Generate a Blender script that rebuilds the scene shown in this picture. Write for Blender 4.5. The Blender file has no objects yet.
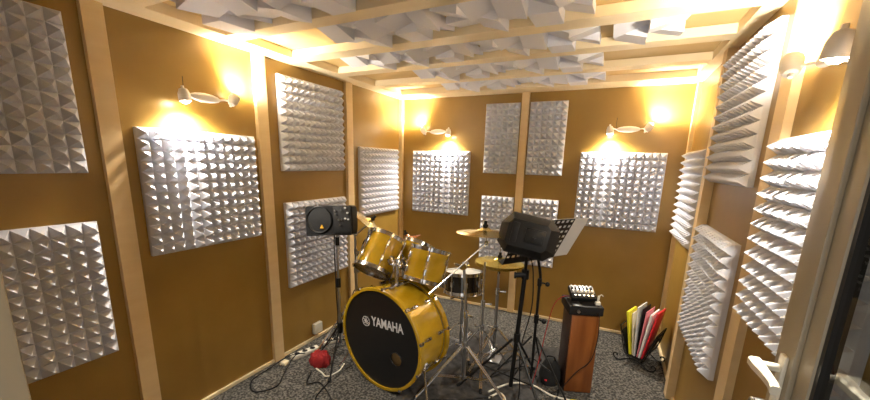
import bpy, bmesh, math, random
from mathutils import Vector, Matrix
R = math.radians
PI = math.pi
V = Vector
col = bpy.context.scene.collection
W, D, H = 2.737, 3.244, 2.2
ORG = {}

# ---------------------------------------------------------------- materials
def mat(name, color, rough=.6, metal=0., noise=None, bump=None, **kw):
    m = bpy.data.materials.new(name); m.use_nodes = True
    nt = m.node_tree; b = nt.nodes['Principled BSDF']
    b.inputs['Base Color'].default_value = (*color, 1)
    b.inputs['Roughness'].default_value = rough
    b.inputs['Metallic'].default_value = metal
    for k, v in kw.items():
        b.inputs[k.replace('_', ' ')].default_value = v
    tc = nt.nodes.new('ShaderNodeTexCoord')
    if noise:      # (scale xyz, color2, low, high)
        mp = nt.nodes.new('ShaderNodeMapping'); mp.inputs['Scale'].default_value = noise[0]
        nz = nt.nodes.new('ShaderNodeTexNoise'); nz.inputs['Scale'].default_value = 1
        nz.inputs['Detail'].default_value = 5
        cr = nt.nodes.new('ShaderNodeValToRGB')
        cr.color_ramp.elements[0].position = noise[2]; cr.color_ramp.elements[1].position = noise[3]
        cr.color_ramp.elements[0].color = (*color, 1); cr.color_ramp.elements[1].color = (*noise[1], 1)
        nt.links.new(tc.outputs['Object'], mp.inputs['Vector']); nt.links.new(mp.outputs['Vector'], nz.inputs['Vector'])
        nt.links.new(nz.outputs['Fac'], cr.inputs['Fac']); nt.links.new(cr.outputs['Color'], b.inputs['Base Color'])
    if bump:       # (scale, strength, distance)
        n2 = nt.nodes.new('ShaderNodeTexNoise'); n2.inputs['Scale'].default_value = bump[0]; n2.inputs['Detail'].default_value = 4
        bp = nt.nodes.new('ShaderNodeBump'); bp.inputs['Strength'].default_value = bump[1]; bp.inputs['Distance'].default_value = bump[2]
        nt.links.new(tc.outputs['Object'], n2.inputs['Vector'])
        nt.links.new(n2.outputs['Fac'], bp.inputs['Height']); nt.links.new(bp.outputs['Normal'], b.inputs['Normal'])
    return m

M = {}
M['board'] = mat('wall_board', (.262, .152, .027), .36, noise=((2.5, 2.5, 2.5), (.335, .20, .042), .3, .7), bump=(160, .12, .002))
M['pine'] = mat('pine', (.74, .56, .31), .5, noise=((1.5, 1.5, 14), (.68, .49, .25), .35, .75))
M['pine_x'] = mat('pine_along', (.84, .71, .47), .5, noise=((2, 22, 12), (.80, .65, .40), .35, .75))
M['pine_y'] = mat('pine_across', (.84, .71, .47), .5, noise=((22, 2, 12), (.80, .65, .40), .35, .75))
M['ceil'] = mat('ceiling_board', (.68, .48, .20), .6, noise=((2, 8, 4), (.60, .40, .16), .35, .75))
M['foam'] = mat('pyramid_foam', (.60, .61, .68), .85)
M['diff'] = mat('diffuser_foam', (.74, .74, .79), .85, bump=(300, .1, .002))
M['pvc'] = mat('door_frame_beige', (.33, .28, .20), .35)
M['gasket'] = mat('rubber_black', (.008, .008, .009), .35)
M['black'] = mat('black_plastic', (.009, .009, .010), .6, bump=(250, .15, .001), Specular_IOR_Level=.25)
M['blackmetal'] = mat('black_metal', (.012, .012, .012), .35, .5)
M['grille'] = mat('speaker_grille', (.006, .006, .007), .6, bump=(900, .6, .002))
M['knob'] = mat('white_knob', (.75, .75, .75), .4)
M['chrome'] = mat('chrome', (.68, .68, .69), .16, 1.)
M['steel'] = mat('dull_steel', (.40, .40, .41), .3, 1.)
M['amber'] = mat('amber_lacquer', (.36, .21, .007), .13, noise=((4, 4, 9), (.54, .34, .02), .35, .7), Coat_Weight=.7, Coat_Roughness=.05)
M['inner'] = mat('bare_shell_inside', (.45, .30, .13), .6)
M['headw'] = mat('coated_drum_head', (.72, .71, .66), .5)
M['headb'] = mat('black_drum_head', (.008, .008, .009), .35)
M['headc'] = mat('smoky_drum_head', (.10, .06, .012), .22)
M['snare'] = mat('black_snare_shell', (.012, .011, .012), .18, Coat_Weight=.5)
M['brass'] = mat('cymbal_bronze', (.80, .62, .26), .24, .95, bump=(60, .1, .001))
M['brassg'] = mat('cymbal_yellow_bronze', (.82, .66, .16), .26, .9, bump=(60, .1, .001))
M['copper'] = mat('cymbal_copper', (.72, .30, .14), .26, .9)
M['felt'] = mat('black_felt', (.01, .01, .01), .95)
M['whitepl'] = mat('white_plastic', (.74, .70, .60), .4)
M['lamp'] = mat('lamp_enamel', (.78, .74, .68), .35)
M['paper'] = mat('white_paper', (.72, .72, .72), .7)
M['papery'] = mat('cream_paper', (.70, .62, .45), .7)
M['yellow'] = mat('yellow_plastic', (.75, .68, .03), .4)
M['red'] = mat('red_plastic', (.62, .02, .03), .45)
M['pink'] = mat('pink_card', (.75, .25, .30), .6)
M['redcloth'] = mat('red_fabric', (.26, .008, .010), .85, bump=(80, .5, .005))
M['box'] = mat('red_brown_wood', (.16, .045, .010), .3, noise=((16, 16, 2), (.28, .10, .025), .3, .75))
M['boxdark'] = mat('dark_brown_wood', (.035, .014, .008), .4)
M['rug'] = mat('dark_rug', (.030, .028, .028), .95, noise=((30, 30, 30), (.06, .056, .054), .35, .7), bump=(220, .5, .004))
M['orange'] = mat('orange_paint', (.80, .45, .04), .5)
M['silver'] = mat('silver_print', (.62, .62, .64), .4)

def carpet():
    m = mat('carpet', (.09, .085, .085), .97); nt = m.node_tree; b = nt.nodes['Principled BSDF']
    tc = nt.nodes.new('ShaderNodeTexCoord')
    nz = nt.nodes.new('ShaderNodeTexNoise'); nz.inputs['Scale'].default_value = 70; nz.inputs['Detail'].default_value = 3
    cr = nt.nodes.new('ShaderNodeValToRGB')
    cr.color_ramp.elements[0].position = .42; cr.color_ramp.elements[0].color = (.022, .021, .020, 1)
    cr.color_ramp.elements[1].position = .66; cr.color_ramp.elements[1].color = (.16, .150, .135, 1)
    bp = nt.nodes.new('ShaderNodeBump'); bp.inputs['Strength'].default_value = .5; bp.inputs['Distance'].default_value = .006
    nt.links.new(tc.outputs['Object'], nz.inputs['Vector']); nt.links.new(nz.outputs['Fac'], cr.inputs['Fac'])
    nt.links.new(cr.outputs['Color'], b.inputs['Base Color']); nt.links.new(nz.outputs['Fac'], bp.inputs['Height'])
    nt.links.new(bp.outputs['Normal'], b.inputs['Normal'])
    return m
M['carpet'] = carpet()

def glass():
    m = bpy.data.materials.new('door_glass'); m.use_nodes = True; nt = m.node_tree; nt.nodes.clear()
    o = nt.nodes.new('ShaderNodeOutputMaterial'); mx = nt.nodes.new('ShaderNodeMixShader')
    t = nt.nodes.new('ShaderNodeBsdfTransparent'); t.inputs['Color'].default_value = (.86, .87, .86, 1)
    g = nt.nodes.new('ShaderNodeBsdfGlossy'); g.inputs['Roughness'].default_value = .02
    lw = nt.nodes.new('ShaderNodeLayerWeight'); lw.inputs['Blend'].default_value = .5
    pw = nt.nodes.new('ShaderNodeMath'); pw.operation = 'POWER'; pw.inputs[1].default_value = 5
    f = nt.nodes.new('ShaderNodeMath'); f.operation = 'MULTIPLY_ADD'; f.inputs[1].default_value = .6; f.inputs[2].default_value = .04
    nt.links.new(lw.outputs['Facing'], pw.inputs[0]); nt.links.new(pw.outputs[0], f.inputs[0])
    nt.links.new(f.outputs[0], mx.inputs[0]); nt.links.new(t.outputs[0], mx.inputs[1])
    nt.links.new(g.outputs[0], mx.inputs[2]); nt.links.new(mx.outputs[0], o.inputs['Surface'])
    return m
M['glass'] = glass()
def emit(name, c, s):
    m = bpy.data.materials.new(name); m.use_nodes = True; nt = m.node_tree; nt.nodes.clear()
    o = nt.nodes.new('ShaderNodeOutputMaterial'); e = nt.nodes.new('ShaderNodeEmission')
    e.inputs['Color'].default_value = (*c, 1); e.inputs['Strength'].default_value = s
    nt.links.new(e.outputs[0], o.inputs['Surface']); return m
M['bulb'] = emit('lit_bulb', (1, .86, .62), 60)

# ---------------------------------------------------------------- mesh helpers (world coordinates)
def frame(n):
    n = V(n).normalized()
    a = n.cross(V((0, 0, 1)))
    if a.length < 1e-4: a = V((1, 0, 0))
    a.normalize(); return a, n.cross(a).normalized(), n

def box(bm, x0, x1, y0, y1, z0, z1, mtx=None, bev=0):
    r = bmesh.ops.create_cube(bm, size=1)
    vs = r['verts']
    for v in vs:
        v.co = V(((x0+x1)/2 + v.co.x*(x1-x0), (y0+y1)/2 + v.co.y*(y1-y0), (z0+z1)/2 + v.co.z*(z1-z0)))
    if bev:
        es = list({e for v in vs for e in v.link_edges})
        rr = bmesh.ops.bevel(bm, geom=es, offset=bev, segments=2, affect='EDGES', profile=.5)
        vs = list({v for f in rr['faces'] for v in f.verts} | {v for v in vs if v.is_valid})
    if mtx is not None:
        for v in vs: v.co = mtx @ v.co
    return vs

def rings(bm, rs, close=True, cap0=True, cap1=True):
    vr = [[bm.verts.new(p) for p in r] for r in rs]
    n = len(vr[0])
    for i in range(len(vr)-1):
        for j in range(n if close else n-1):
            k = (j+1) % n
            bm.faces.new((vr[i][j], vr[i][k], vr[i+1][k], vr[i+1][j]))
    if cap0: bm.faces.new(list(reversed(vr[0])))
    if cap1: bm.faces.new(vr[-1])

def lathe(bm, c, n, prof, seg=32, cap0=True, cap1=True, arc=None):
    """prof: (radius, height along n)"""
    a, b, n = frame(n); c = V(c)
    rs = []
    for r, h in prof:
        rs.append([c + n*h + (a*math.cos(2*PI*i/seg) + b*math.sin(2*PI*i/seg))*max(r, 1e-5) for i in range(seg)])
    rings(bm, rs, True, cap0, cap1)

def cyl(bm, p0, p1, r, seg=12, r1=None):
    p0, p1 = V(p0), V(p1); L = (p1-p0).length
    lathe(bm, p0, p1-p0, [(r, 0), (r if r1 is None else r1, L)], seg)

def smooth_path(pts, sub=6):
    P = [V(p) for p in pts]; out = []
    for i in range(len(P)-1):
        p0 = P[max(i-1, 0)]; p1 = P[i]; p2 = P[i+1]; p3 = P[min(i+2, len(P)-1)]
        for k in range(sub):
            t = k/sub
            out.append(.5*((2*p1) + (-p0+p2)*t + (2*p0-5*p1+4*p2-p3)*t*t + (-p0+3*p1-3*p2+p3)*t**3))
    out.append(P[-1]); return out

def tube(bm, pts, r, seg=8, smooth=True, sub=6):
    P = smooth_path(pts, sub) if smooth else [V(p) for p in pts]
    t = (P[1]-P[0]).normalized(); a, b, _ = frame(t); rs = []
    for i, p in enumerate(P):
        tt = (P[min(i+1, len(P)-1)] - P[max(i-1, 0)])
        if tt.length > 1e-7: tt.normalize()
        else: tt = t
        q = t.rotation_difference(tt); a = q @ a; b = q @ b; t = tt
        rs.append([p + (a*math.cos(2*PI*j/seg) + b*math.sin(2*PI*j/seg))*r for j in range(seg)])
    rings(bm, rs)

def torus(bm, c, n, Rm, r, seg=40, s2=8, h=None):
    """ring with an elliptical section: r radial, h along the axis"""
    a, b, n = frame(n); c = V(c); h = r if h is None else h
    vr = []
    for i in range(seg):
        A = 2*PI*i/seg; d = a*math.cos(A) + b*math.sin(A)
        vr.append([bm.verts.new(c + d*(Rm + r*math.cos(2*PI*j/s2)) + n*h*math.sin(2*PI*j/s2)) for j in range(s2)])
    for i in range(seg):
        for j in range(s2):
            bm.faces.new((vr[i][j], vr[(i+1) % seg][j], vr[(i+1) % seg][(j+1) % s2], vr[i][(j+1) % s2]))

def ball(bm, c, r, sc=(1, 1, 1), seg=12):
    rr = bmesh.ops.create_uvsphere(bm, u_segments=seg, v_segments=max(6, seg//2), radius=r)
    for v in rr['verts']: v.co = V((v.co.x*sc[0], v.co.y*sc[1], v.co.z*sc[2])) + V(c)

def new(): return bmesh.new()

def obj(name, bm, m, parent=None, label=None, flat=False, ang=32):
    me = bpy.data.meshes.new(name)
    org = ORG.get(parent.name, V((0, 0, 0))) if parent else V((0, 0, 0))
    bmesh.ops.recalc_face_normals(bm, faces=bm.faces)
    if parent:
        for v in bm.verts: v.co = v.co - org
    bm.to_mesh(me); bm.free()
    if not flat:
        for p in me.polygons: p.use_smooth = True
        me.set_sharp_from_angle(angle=R(ang))
    for q in (m if isinstance(m, (list, tuple)) else [m]): me.materials.append(M[q])
    o = bpy.data.objects.new(name, me); col.objects.link(o)
    if parent:
        o.parent = parent; ORG[o.name] = org
    if label: o['label'] = label
    return o

def thing(name, loc, label=None, cat=None, group=None, kind=None, rz=0):
    o = bpy.data.objects.new(name, None); col.objects.link(o); o.location = loc; o.rotation_euler.z = rz
    o.empty_display_size = .05
    ORG[o.name] = V(loc)
    return tag(o, label, cat, group, kind)

def tag(o, label=None, cat=None, group=None, kind=None):
    if label: o['label'] = label
    if cat: o['category'] = cat
    if group: o['group'] = group
    if kind: o['kind'] = kind
    return o

def copy_tree(o, parent=None):
    c = o.copy(); col.objects.link(c)
    if parent: c.parent = parent
    for ch in [x for x in o.children]: copy_tree(ch, c)
    return c

def struct(name, bm, m, label=None, flat=True):
    # meshes of the setting sit on their own middle
    cs = [v.co.copy() for v in bm.verts]
    c = V([(min(p[i] for p in cs)+max(p[i] for p in cs))/2 for i in range(3)])
    for v in bm.verts: v.co -= c
    o = obj(name, bm, m, flat=flat); o.location = c; o['kind'] = 'structure'
    if label: o['label'] = label
    return o

def sbox(name, m, *a, label=None):
    bm = new(); box(bm, *a); return struct(name, bm, m, label)

# ---------------------------------------------------------------- the room
YF = -.25                                       # inner face of the front wall (the doorway is in it)
sbox('floor', 'carpet', -.06, W+.06, YF-1.0, D+.06, -.05, 0)
sbox('ceiling', 'ceil', -.06, W+.06, YF-.10, D+.06, 2.25, 2.29)
sbox('wall_left', 'board', -.06, 0, YF-.10, D+.06, 0, 2.25)
sbox('wall_back', 'board', 0, W, D, D+.06, 0, 2.25)
sbox('wall_right', 'board', W, W+.06, YF-.10, D+.06, 0, 2.25)
bm = new()
box(bm, 0, 1.63, YF-.10, YF, 0, 2.25); box(bm, 2.68, W, YF-.10, YF, 0, 2.25); box(bm, 1.63, 2.68, YF-.10, YF, 2.10, 2.25)
struct('wall_front', bm, 'board')

T = .028
n = [0]
def trim(label, m, *a):
    n[0] += 1; return sbox('trim_%d' % n[0], m, *a, label=label)
# wall studs
for y0, y1, w in ((.517, .600, 'near the doorway'), (1.372, 1.456, 'between the first lamp and the upright pair of panels'), (2.282, 2.366, 'behind the small monitor')):
    trim('pine stud on the left wall, ' + w, 'pine', 0, T, y0, y1, 0, 2.2)
trim('pine corner stud at the left end of the back wall', 'pine', 0, .04, D-.04, D, 0, 2.2)
trim('pine stud up the middle of the back wall between paired panels', 'pine', 1.344, 1.414, D-T, D, 0, 2.2)
for y0, y1, w in ((2.295, 2.375, 'between the far panel and the stacked pair'), (1.365, 1.470, 'between the stacked pair and the near panel'), (3.19, D, 'in the back corner')):
    trim('pine stud on the right wall, ' + w, 'pine', W-T, W, y0, y1, 0, 2.2)
trim('pine cap strip on the right wall at the top of the back corner', 'pine', W-.05, W-T, 2.295, 2.375, 0, 2.2)
# ceiling rim and cross beams
trim('pine rim board along the left edge of the ceiling', 'pine_y', 0, .155, YF, D, 2.2, 2.25)
trim('pine rim board along the right edge of the ceiling', 'pine_y', W-.075, W, YF, D, 2.2, 2.25)
trim('pine rim board along the back edge of the ceiling', 'pine_x', .155, W-.075, 3.0, D, 2.2, 2.25)
trim('pine rim board above the doorway', 'pine_x', .155, W-.075, YF, YF+.15, 2.2, 2.25)
BEAMS = [(.60, .70), (1.10, 1.20), (1.57, 1.69), (2.03, 2.14), (2.53, 2.63)]
for i, (a, b) in enumerate(BEAMS):
    trim('pine ceiling beam, %s from the doorway' % ('first', 'second', 'third', 'fourth', 'fifth')[i], 'pine_x', .155, W-.075, a, b, 2.2, 2.247)
# baseboards
def base(name, *a): sbox(name, 'pine_x', *a)
base('baseboard_left', 0, .018, YF, D, 0, .022)
base('baseboard_back', .018, W-.018, D-.018, D, 0, .022)
base('baseboard_right', W-.018, W, YF, D, 0, .022)

# ---------------------------------------------------------------- the door
dr = thing('door_1', (2.60, YF, 0), 'beige framed glass door standing open against the right wall', kind='structure')
bm = new()
box(bm, 1.615, 1.67, YF-.09, YF, 0, 2.12, bev=.004); box(bm, 2.64, 2.69, YF-.09, YF, 0, 2.12, bev=.004)
box(bm, 1.67, 2.64, YF-.09, YF, 2.07, 2.12, bev=.004)
obj('door_frame', bm, 'pvc', dr)
x0, x1, y0, y1, z1 = 2.612, 2.648, YF+.01, .722, 2.05
bm = new()
for a in ((y1-.125, y1), (y0, y0+.125)):
    box(bm, x0, x1, a[0], a[1], .01, z1, bev=.005)
box(bm, x0, x1, y0+.12, y1-.12, .01, .14, bev=.005); box(bm, x0, x1, y0+.12, y1-.12, z1-.13, z1, bev=.005)
box(bm, x0-.012, x0, y1-.075, y1+.012, .01, z1, bev=.003)                # rebate lip
obj('door_leaf', bm, 'pvc', dr)
bm = new()
for a in ((y1-.138, y1-.125), (y0+.125, y0+.138)):
    box(bm, x0+.006, x1-.006, a[0], a[1], .14, z1-.13)
box(bm, x0+.006, x1-.006, y0+.138, y1-.138, .14, .153); box(bm, x0+.006, x1-.006, y0+.138, y1-.138, z1-.143, z1-.13)
obj('gasket', bm, 'gasket', dr)
bm = new(); box(bm, 2.626, 2.634, y0+.125, y1-.125, .15, z1-.14)
obj('glass_pane', bm, 'glass', dr, flat=True)
def lever(s, label):
    bm = new()
    xf = x0-.012 if s < 0 else x1
    yc = y1-.045; zc = 1.085
    box(bm, min(xf, xf+s*.010), max(xf, xf+s*.005), yc-.014, yc+.014, zc-.12, zc+.035, bev=.004)
    cyl(bm, (xf, yc, zc), (xf+s*.052, yc, zc), .010, 14)
    rs = []
    for t, w, h, dx in ((0, .013, .012, .0), (.03, .013, .012, 0), (.07, .010, .011, .002), (.11, .009, .011, .002), (.135, .009, .010, -.002)):
        cx = xf+s*(.052-dx); y = yc+.013-t
        rs.append([V((cx+w*ca, y, zc+h*sa)) for ca, sa in ((-1, -.6), (-.6, -1), (.6, -1), (1, -.6), (1, .6), (.6, 1), (-.6, 1), (-1, .6))])
    rings(bm, rs)
    return obj('door_handle', bm, 'whitepl', dr, label)
lever(-1, 'white lever handle on the room side'); lever(1, 'white lever handle on the wall side')
bm = new()
cyl(bm, (x0-.012, y1-.045, .985), (x0-.052, y1-.045, .985), .012, 16)
ball(bm, (x0-.056, y1-.045, .985), .012, (.5, 1, 1))
ky = obj('key_cylinder', bm, 'chrome', dr, 'chrome key cylinder below the lever')
bm = new()
torus(bm, (x0-.052, y1-.045, .958), (0, 1, 0), .015, .0018, 24, 6)
box(bm, x0-.066, x0-.050, y1-.047, y1-.044, .90, .95, bev=.001); box(bm, x0-.045, x0-.032, y1-.052, y1-.049, .905, .95, bev=.001)
obj('key', bm, 'chrome', ky)

# ---------------------------------------------------------------- pyramid foam panels
def foam_bm(nx, nz, w, h, b=.022, p=.045):
    """local: x along the wall, z up, -y into the room; origin at the middle of the back"""
    bm = new()
    box(bm, -w/2, w/2, -b, 0, -h/2, h/2)
    bm.faces.ensure_lookup_table()
    for f in list(bm.faces):
        if f.normal.y < -.9: bm.faces.remove(f)
    g = [[bm.verts.new((-w/2+w*i/nx, -b, -h/2+h*j/nz)) for j in range(nz+1)] for i in range(nx+1)]
    for i in range(nx):
        for j in range(nz):
            t = bm.verts.new((-w/2+w*(i+.5)/nx, -b-p, -h/2+h*(j+.5)/nz))
            q = [g[i][j], g[i+1][j], g[i+1][j+1], g[i][j+1]]
            for k in range(4): bm.faces.new((q[k], q[(k+1) % 4], t))
    return bm
protos = {}
def panel(kind, loc, rz, label, w=.672, h=.668):
    if kind not in protos:
        nx = 12 if kind == 'full' else 6
        o = obj('acoustic_foam_panel', foam_bm(nx, 12, w, h), 'foam', flat=True); protos[kind] = o
    else:
        o = protos[kind].copy(); col.objects.link(o)
    o.location = loc; o.rotation_euler.z = rz
    return tag(o, label, 'foam panel', 'pyramid foam panels on the walls')
e_ = .0005
LW = [(.115, 1.782, 'grey pyramid foam panel high on left wall nearest the doorway, cut by the photo edge'),
      (.115, .889, 'grey pyramid foam panel low on left wall nearest the doorway'),
      (.997, 1.338, 'grey pyramid foam panel on left wall under the two-headed spotlight'),
      (1.892, 1.778, 'grey pyramid foam panel high on left wall above the small monitor'),
      (1.897, .876, 'grey pyramid foam panel low on left wall partly behind the small monitor'),
      (2.80, 1.329, 'grey pyramid foam panel on left wall beside the back left corner')]
for y, z, l in LW: panel('full', (e_, y, z), PI/2, l)
panel('full', (.510, D-e_, 1.321), 0, 'grey pyramid foam panel at left end of back wall under a spotlight')
panel('full', (2.248, D-e_, 1.327), 0, 'large grey pyramid foam panel at right end of back wall under a spotlight')
for x, z, l in ((1.163, 1.777, 'narrow grey foam panel, upper left of the four flanking the back stud'),
                (1.595, 1.777, 'narrow grey foam panel, upper right of the four flanking the back stud'),
                (1.163, .878, 'narrow grey foam panel, lower left of the four flanking the back stud'),
                (1.592, .878, 'narrow grey foam panel, lower right of the four, behind the music stand')):
    panel('half', (x, D-e_, z), 0, l, .336)
for y, z, l in ((2.846, 1.332, 'grey pyramid foam panel on right wall nearest the back corner'),
                (1.960, 1.800, 'grey pyramid foam panel high on right wall, upper of the stacked pair'),
                (1.955, .878, 'grey pyramid foam panel low on right wall, lower of the stacked pair'),
                (1.032, 1.317, 'grey pyramid foam panel on right wall partly behind the open glass door')):
    panel('full', (W-e_, y, z), -PI/2, l)

# ---------------------------------------------------------------- ceiling diffusers
# each block: drop of its middle in cm, slope to the right, slope to the back (cm across the block)
FAR_R = [(3.0, -1, -4.2), (5, 4, -1), (2.8, -.5, -4), (6.6, 0, -1.0), (3.6, 3.5, -3)]
MID_R = [(5.5, 3, -4), (3.5, -5, 1), (5.5, 2, 4), (3.5, 5, -1), (5.5, -4, -3)]
FAR_L = [(3.2, -1, -4.4), (6.0, 3, -1), (2.8, 1, -4.2), (6.2, 0, -1.5), (3.2, 3, -3.6)]
MID_L = [(5, 0, 4), (4.5, 4, -3), (5.5, -4, 2), (4.5, -4, -2), (5, 4, 3)]
PAT = {'R': (MID_R, FAR_R), 'L': (MID_L, FAR_L)}
def diff_mesh(kind, cols, ya, yb, c):
    bm = new(); pat = PAT[kind]
    rows = 2; d = (yb-ya)/rows
    for j in range(rows):
        for k, i in enumerate(cols):
            hh, gx_, gy_ = pat[j][i]
            a = (hh-gx_/2-gy_/2, hh+gx_/2-gy_/2, hh+gx_/2+gy_/2, hh-gx_/2+gy_/2); x = k*c; y = j*d; q = []
            ex = .0005
            co = [(x+ex, y+ex), (x+c-ex, y+ex), (x+c-ex, y+d-ex), (x+ex, y+d-ex)]
            tp = [bm.verts.new((p[0], p[1], 0)) for p in co]
            bt = [bm.verts.new((p[0], p[1], -h*.0098)) for p, h in zip(co, a)]
            bm.faces.new(tp)
            bm.faces.new(bt)
            for s in range(4): bm.faces.new((tp[s], tp[(s+1) % 4], bt[(s+1) % 4], bt[s]))
    return bm
BAYS = [(.70, 1.10), (1.20, 1.57), (1.69, 2.03), (2.14, 2.53), (2.63, 3.0)]
BN = ['nearest the doorway', 'second from the doorway', 'third from the doorway', 'fourth from the doorway', 'against the back wall']
def diffuser(bay, kind, cols, xa, label, c=.132):
    ya, yb = BAYS[bay]
    o = obj('acoustic_diffuser', diff_mesh(kind, cols, ya+.002, yb-.002, c), 'diff', flat=True)
    o.location = (xa, ya+.002, 2.2495)
    tag(o, label, 'sound diffuser', 'light grey faceted diffusers on the ceiling')
A5 = (0, 1, 2, 3, 4)
diffuser(0, 'L', A5, .53, 'light grey faceted foam diffuser in the ceiling bay nearest the doorway, larger right one')
diffuser(0, 'R', (3, 4), .262, 'small light grey faceted diffuser in the nearest ceiling bay, close to the left lamp')
for b, xl, xr in ((1, .695, 1.375), (2, .70, 1.385), (3, .735, 1.39), (4, .745, 1.395)):
    diffuser(b, 'L', A5, xl, 'left light grey faceted diffuser in the ceiling bay %s' % BN[b], .126 if b > 2 else .13)
    diffuser(b, 'R', A5, xr, 'right light grey faceted diffuser in the ceiling bay %s' % BN[b])
diffuser(2, 'L', (0, 1), .43, 'small light grey faceted diffuser at the left end of the third ceiling bay', .134)
diffuser(2, 'R', (1, 4), 2.112, 'small light grey faceted diffuser at the right end of the third ceiling bay', .154)

# ---------------------------------------------------------------- wall spotlights
def lamp_parts(up_right):
    t = thing('wall_spotlight', (0, 0, 0))
    bm = new()      # leaf-shaped body
    rs = []
    for s in (-1, -.85, -.6, -.3, 0, .3, .6, .85, 1):
        w = max(.004, .026*math.sqrt(max(0, 1-s*s))); x = s*.092
        rs.append([V((x, -.040+.015*math.cos(q*PI/4)*(w/.026), w*math.sin(q*PI/4))) for q in range(8)])
    rings(bm, rs); cyl(bm, (0, 0, 0), (0, -.035, 0), .022, 16)
    obj('mounting_body', bm, 'lamp', t)
    sp = []
    for s in (-1, 1):
        up = (s > 0) == up_right
        bm = new(); tube(bm, [(s*.085, -.042, 0), (s*.11, -.05, .004), (s*.132, -.078, 0)], .005, 8)
        obj('arm', bm, 'lamp', t)
        d = V((s*.55, .10, .80)).normalized() if up else V((-s*.10, -.02, -1)).normalized()
        c = V((s*.14, -.082, 0)); p = c - d*.022
        bm = new()
        lathe(bm, p, d, [(.007, -.016), (.008, -.004), (.019, 0), (.028, .022), (.0305, .05), (.029, .062), (.026, .062), (.024, .03), (.001, .026)], 20, True, False)
        hd = obj('spot_head', bm, 'lamp', t)
        bm = new(); ball(bm, p + d*.053, .0215)
        obj('bulb', bm, 'bulb', hd)
        sp.append((p + d*.085, d))
    bm = new(); tube(bm, [(-.09, -.03, .012), (-.096, -.012, .05), (-.092, -.004, .10)], .0015, 6)
    obj('wire', bm, 'blackmetal', t)
    return t, sp
def spots(t, sp, loc, rz, e=1.):
    rot = Matrix.Rotation(rz, 3, 'Z')
    for p, d in sp:
        L = bpy.data.lights.new('spot_beam', 'SPOT'); L.energy = (18 if d.z > 0 else 27)*e; L.color = (1, .93, .80)
        L.spot_size = R(150); L.spot_blend = 1; L.shadow_soft_size = .025
        o = bpy.data.objects.new('spot_beam', L); col.objects.link(o)
        o.location = V(loc) + rot @ p
        o.rotation_euler = (rot @ d).to_track_quat('-Z', 'Y').to_euler()
LA, sA = lamp_parts(True); LB, sB = lamp_parts(False)
g = 'two-headed wall spotlights'
def put(t, sp, loc, rz, label):
    t.location = loc; t.rotation_euler.z = rz; tag(t, label, 'spotlight', g); spots(t, sp, loc, rz)
put(LA, sA, (0, 1.02, 1.862), PI/2, 'white two-headed spotlight on the left wall')
put(LB, sB, (.478, D, 1.852), 0, 'white two-headed spotlight on the back wall, nearer the left corner')
put(copy_tree(LA), sA, (2.268, D, 1.852), 0, 'white two-headed spotlight on the back wall, nearer the right corner')
put(copy_tree(LB), sB, (W, 1.075, 1.855), -PI/2, 'white two-headed spotlight on the right wall above the open door')

# ---------------------------------------------------------------- drums
def rod_lugs(t, c, n, Rr, depth, k, zl, phase=0, m='chrome', two=True):
    a, b, n = frame(n); c = V(c)
    for i in range(k):
        A = 2*PI*(i+phase)/k; d = a*math.cos(A) + b*math.sin(A); s = n.cross(d)
        lg = None
        for h in zl:
            bm = new(); p = c - n*h + d*Rr
            M4 = Matrix((( *(s), 0), (*(d), 0), (*(n), 0), (0, 0, 0, 1))).transposed(); M4.translation = p
            box(bm, -.010, .010, -.002, .018, -.022, .022, M4, bev=.004)
            o_ = obj('lug', bm, m, t); lg = lg or o_
        bm = new()
        p = c + d*(Rr+.011)
        cyl(bm, p + n*.012, p - n*(depth+.012), .0035, 8)
        cyl(bm, p + n*.016, p + n*.002, .006, 8); cyl(bm, p - n*(depth+.016), p - n*(depth+.002), .006, 8)
        obj('tension_rod', bm, m, lg)
def drum(name, label, top, n, Rr, depth, shell, head, lugs=6, phase=0, bothead='headc', kind='drum', zl=None, vents=True):
    top = V(top); n = V(n).normalized(); bot = top - n*depth
    t = thing(name, bot - V((0, 0, 0)), label, kind)
    bm = new(); lathe(bm, bot, n, [(Rr, .004), (Rr, depth-.004), (Rr-.008, depth-.004), (Rr-.008, .004), (Rr, .004)], 48, False, False)
    obj('shell', bm, shell, t)
    bm = new(); lathe(bm, top, n, [(Rr-.001, -.004), (Rr, .0), (Rr-.012, .003), (.001, .003)], 48, False, True); obj('batter_head', bm, head, t)
    bm = new(); lathe(bm, bot, -n, [(Rr-.001, -.004), (Rr, .0), (Rr-.012, .003), (.001, .003)], 48, False, True); obj('resonant_head', bm, bothead, t)
    for c, s in ((top, 1), (bot, -1)):
        bm = new()
        lathe(bm, c, n*s, [(Rr+.003, -.014), (Rr+.006, -.014), (Rr+.0065, .008), (Rr+.012, .010), (Rr+.012, .013), (Rr+.003, .013), (Rr+.003, -.014)], 48, False, False)
        obj('hoop', bm, 'chrome', t)
    rod_lugs(t, top, n, Rr, depth, lugs, zl or (depth*.28, depth*.72), phase)
    return t
def ax(az, el): return V((math.cos(el)*math.cos(az), math.cos(el)*math.sin(az), math.sin(el)))

# bass drum
nB = ax(-1.744, 0); cB = V((.906, 1.488, .362)); LB_ = .30; RB = .338
bd = thing('bass_drum', (.906, 1.488, 0), 'amber lacquered bass drum with black lettered front head lying on the carpet', 'bass drum')
bm = new(); lathe(bm, cB - nB*LB_, nB, [(RB, .03), (RB, LB_-.03), (RB-.01, LB_-.03), (RB-.01, .03), (RB, .03)], 72, False, False)
obj('shell', bm, 'amber', bd)
aB = V((-nB.y, nB.x, 0)); up = V((0, 0, 1))
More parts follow.
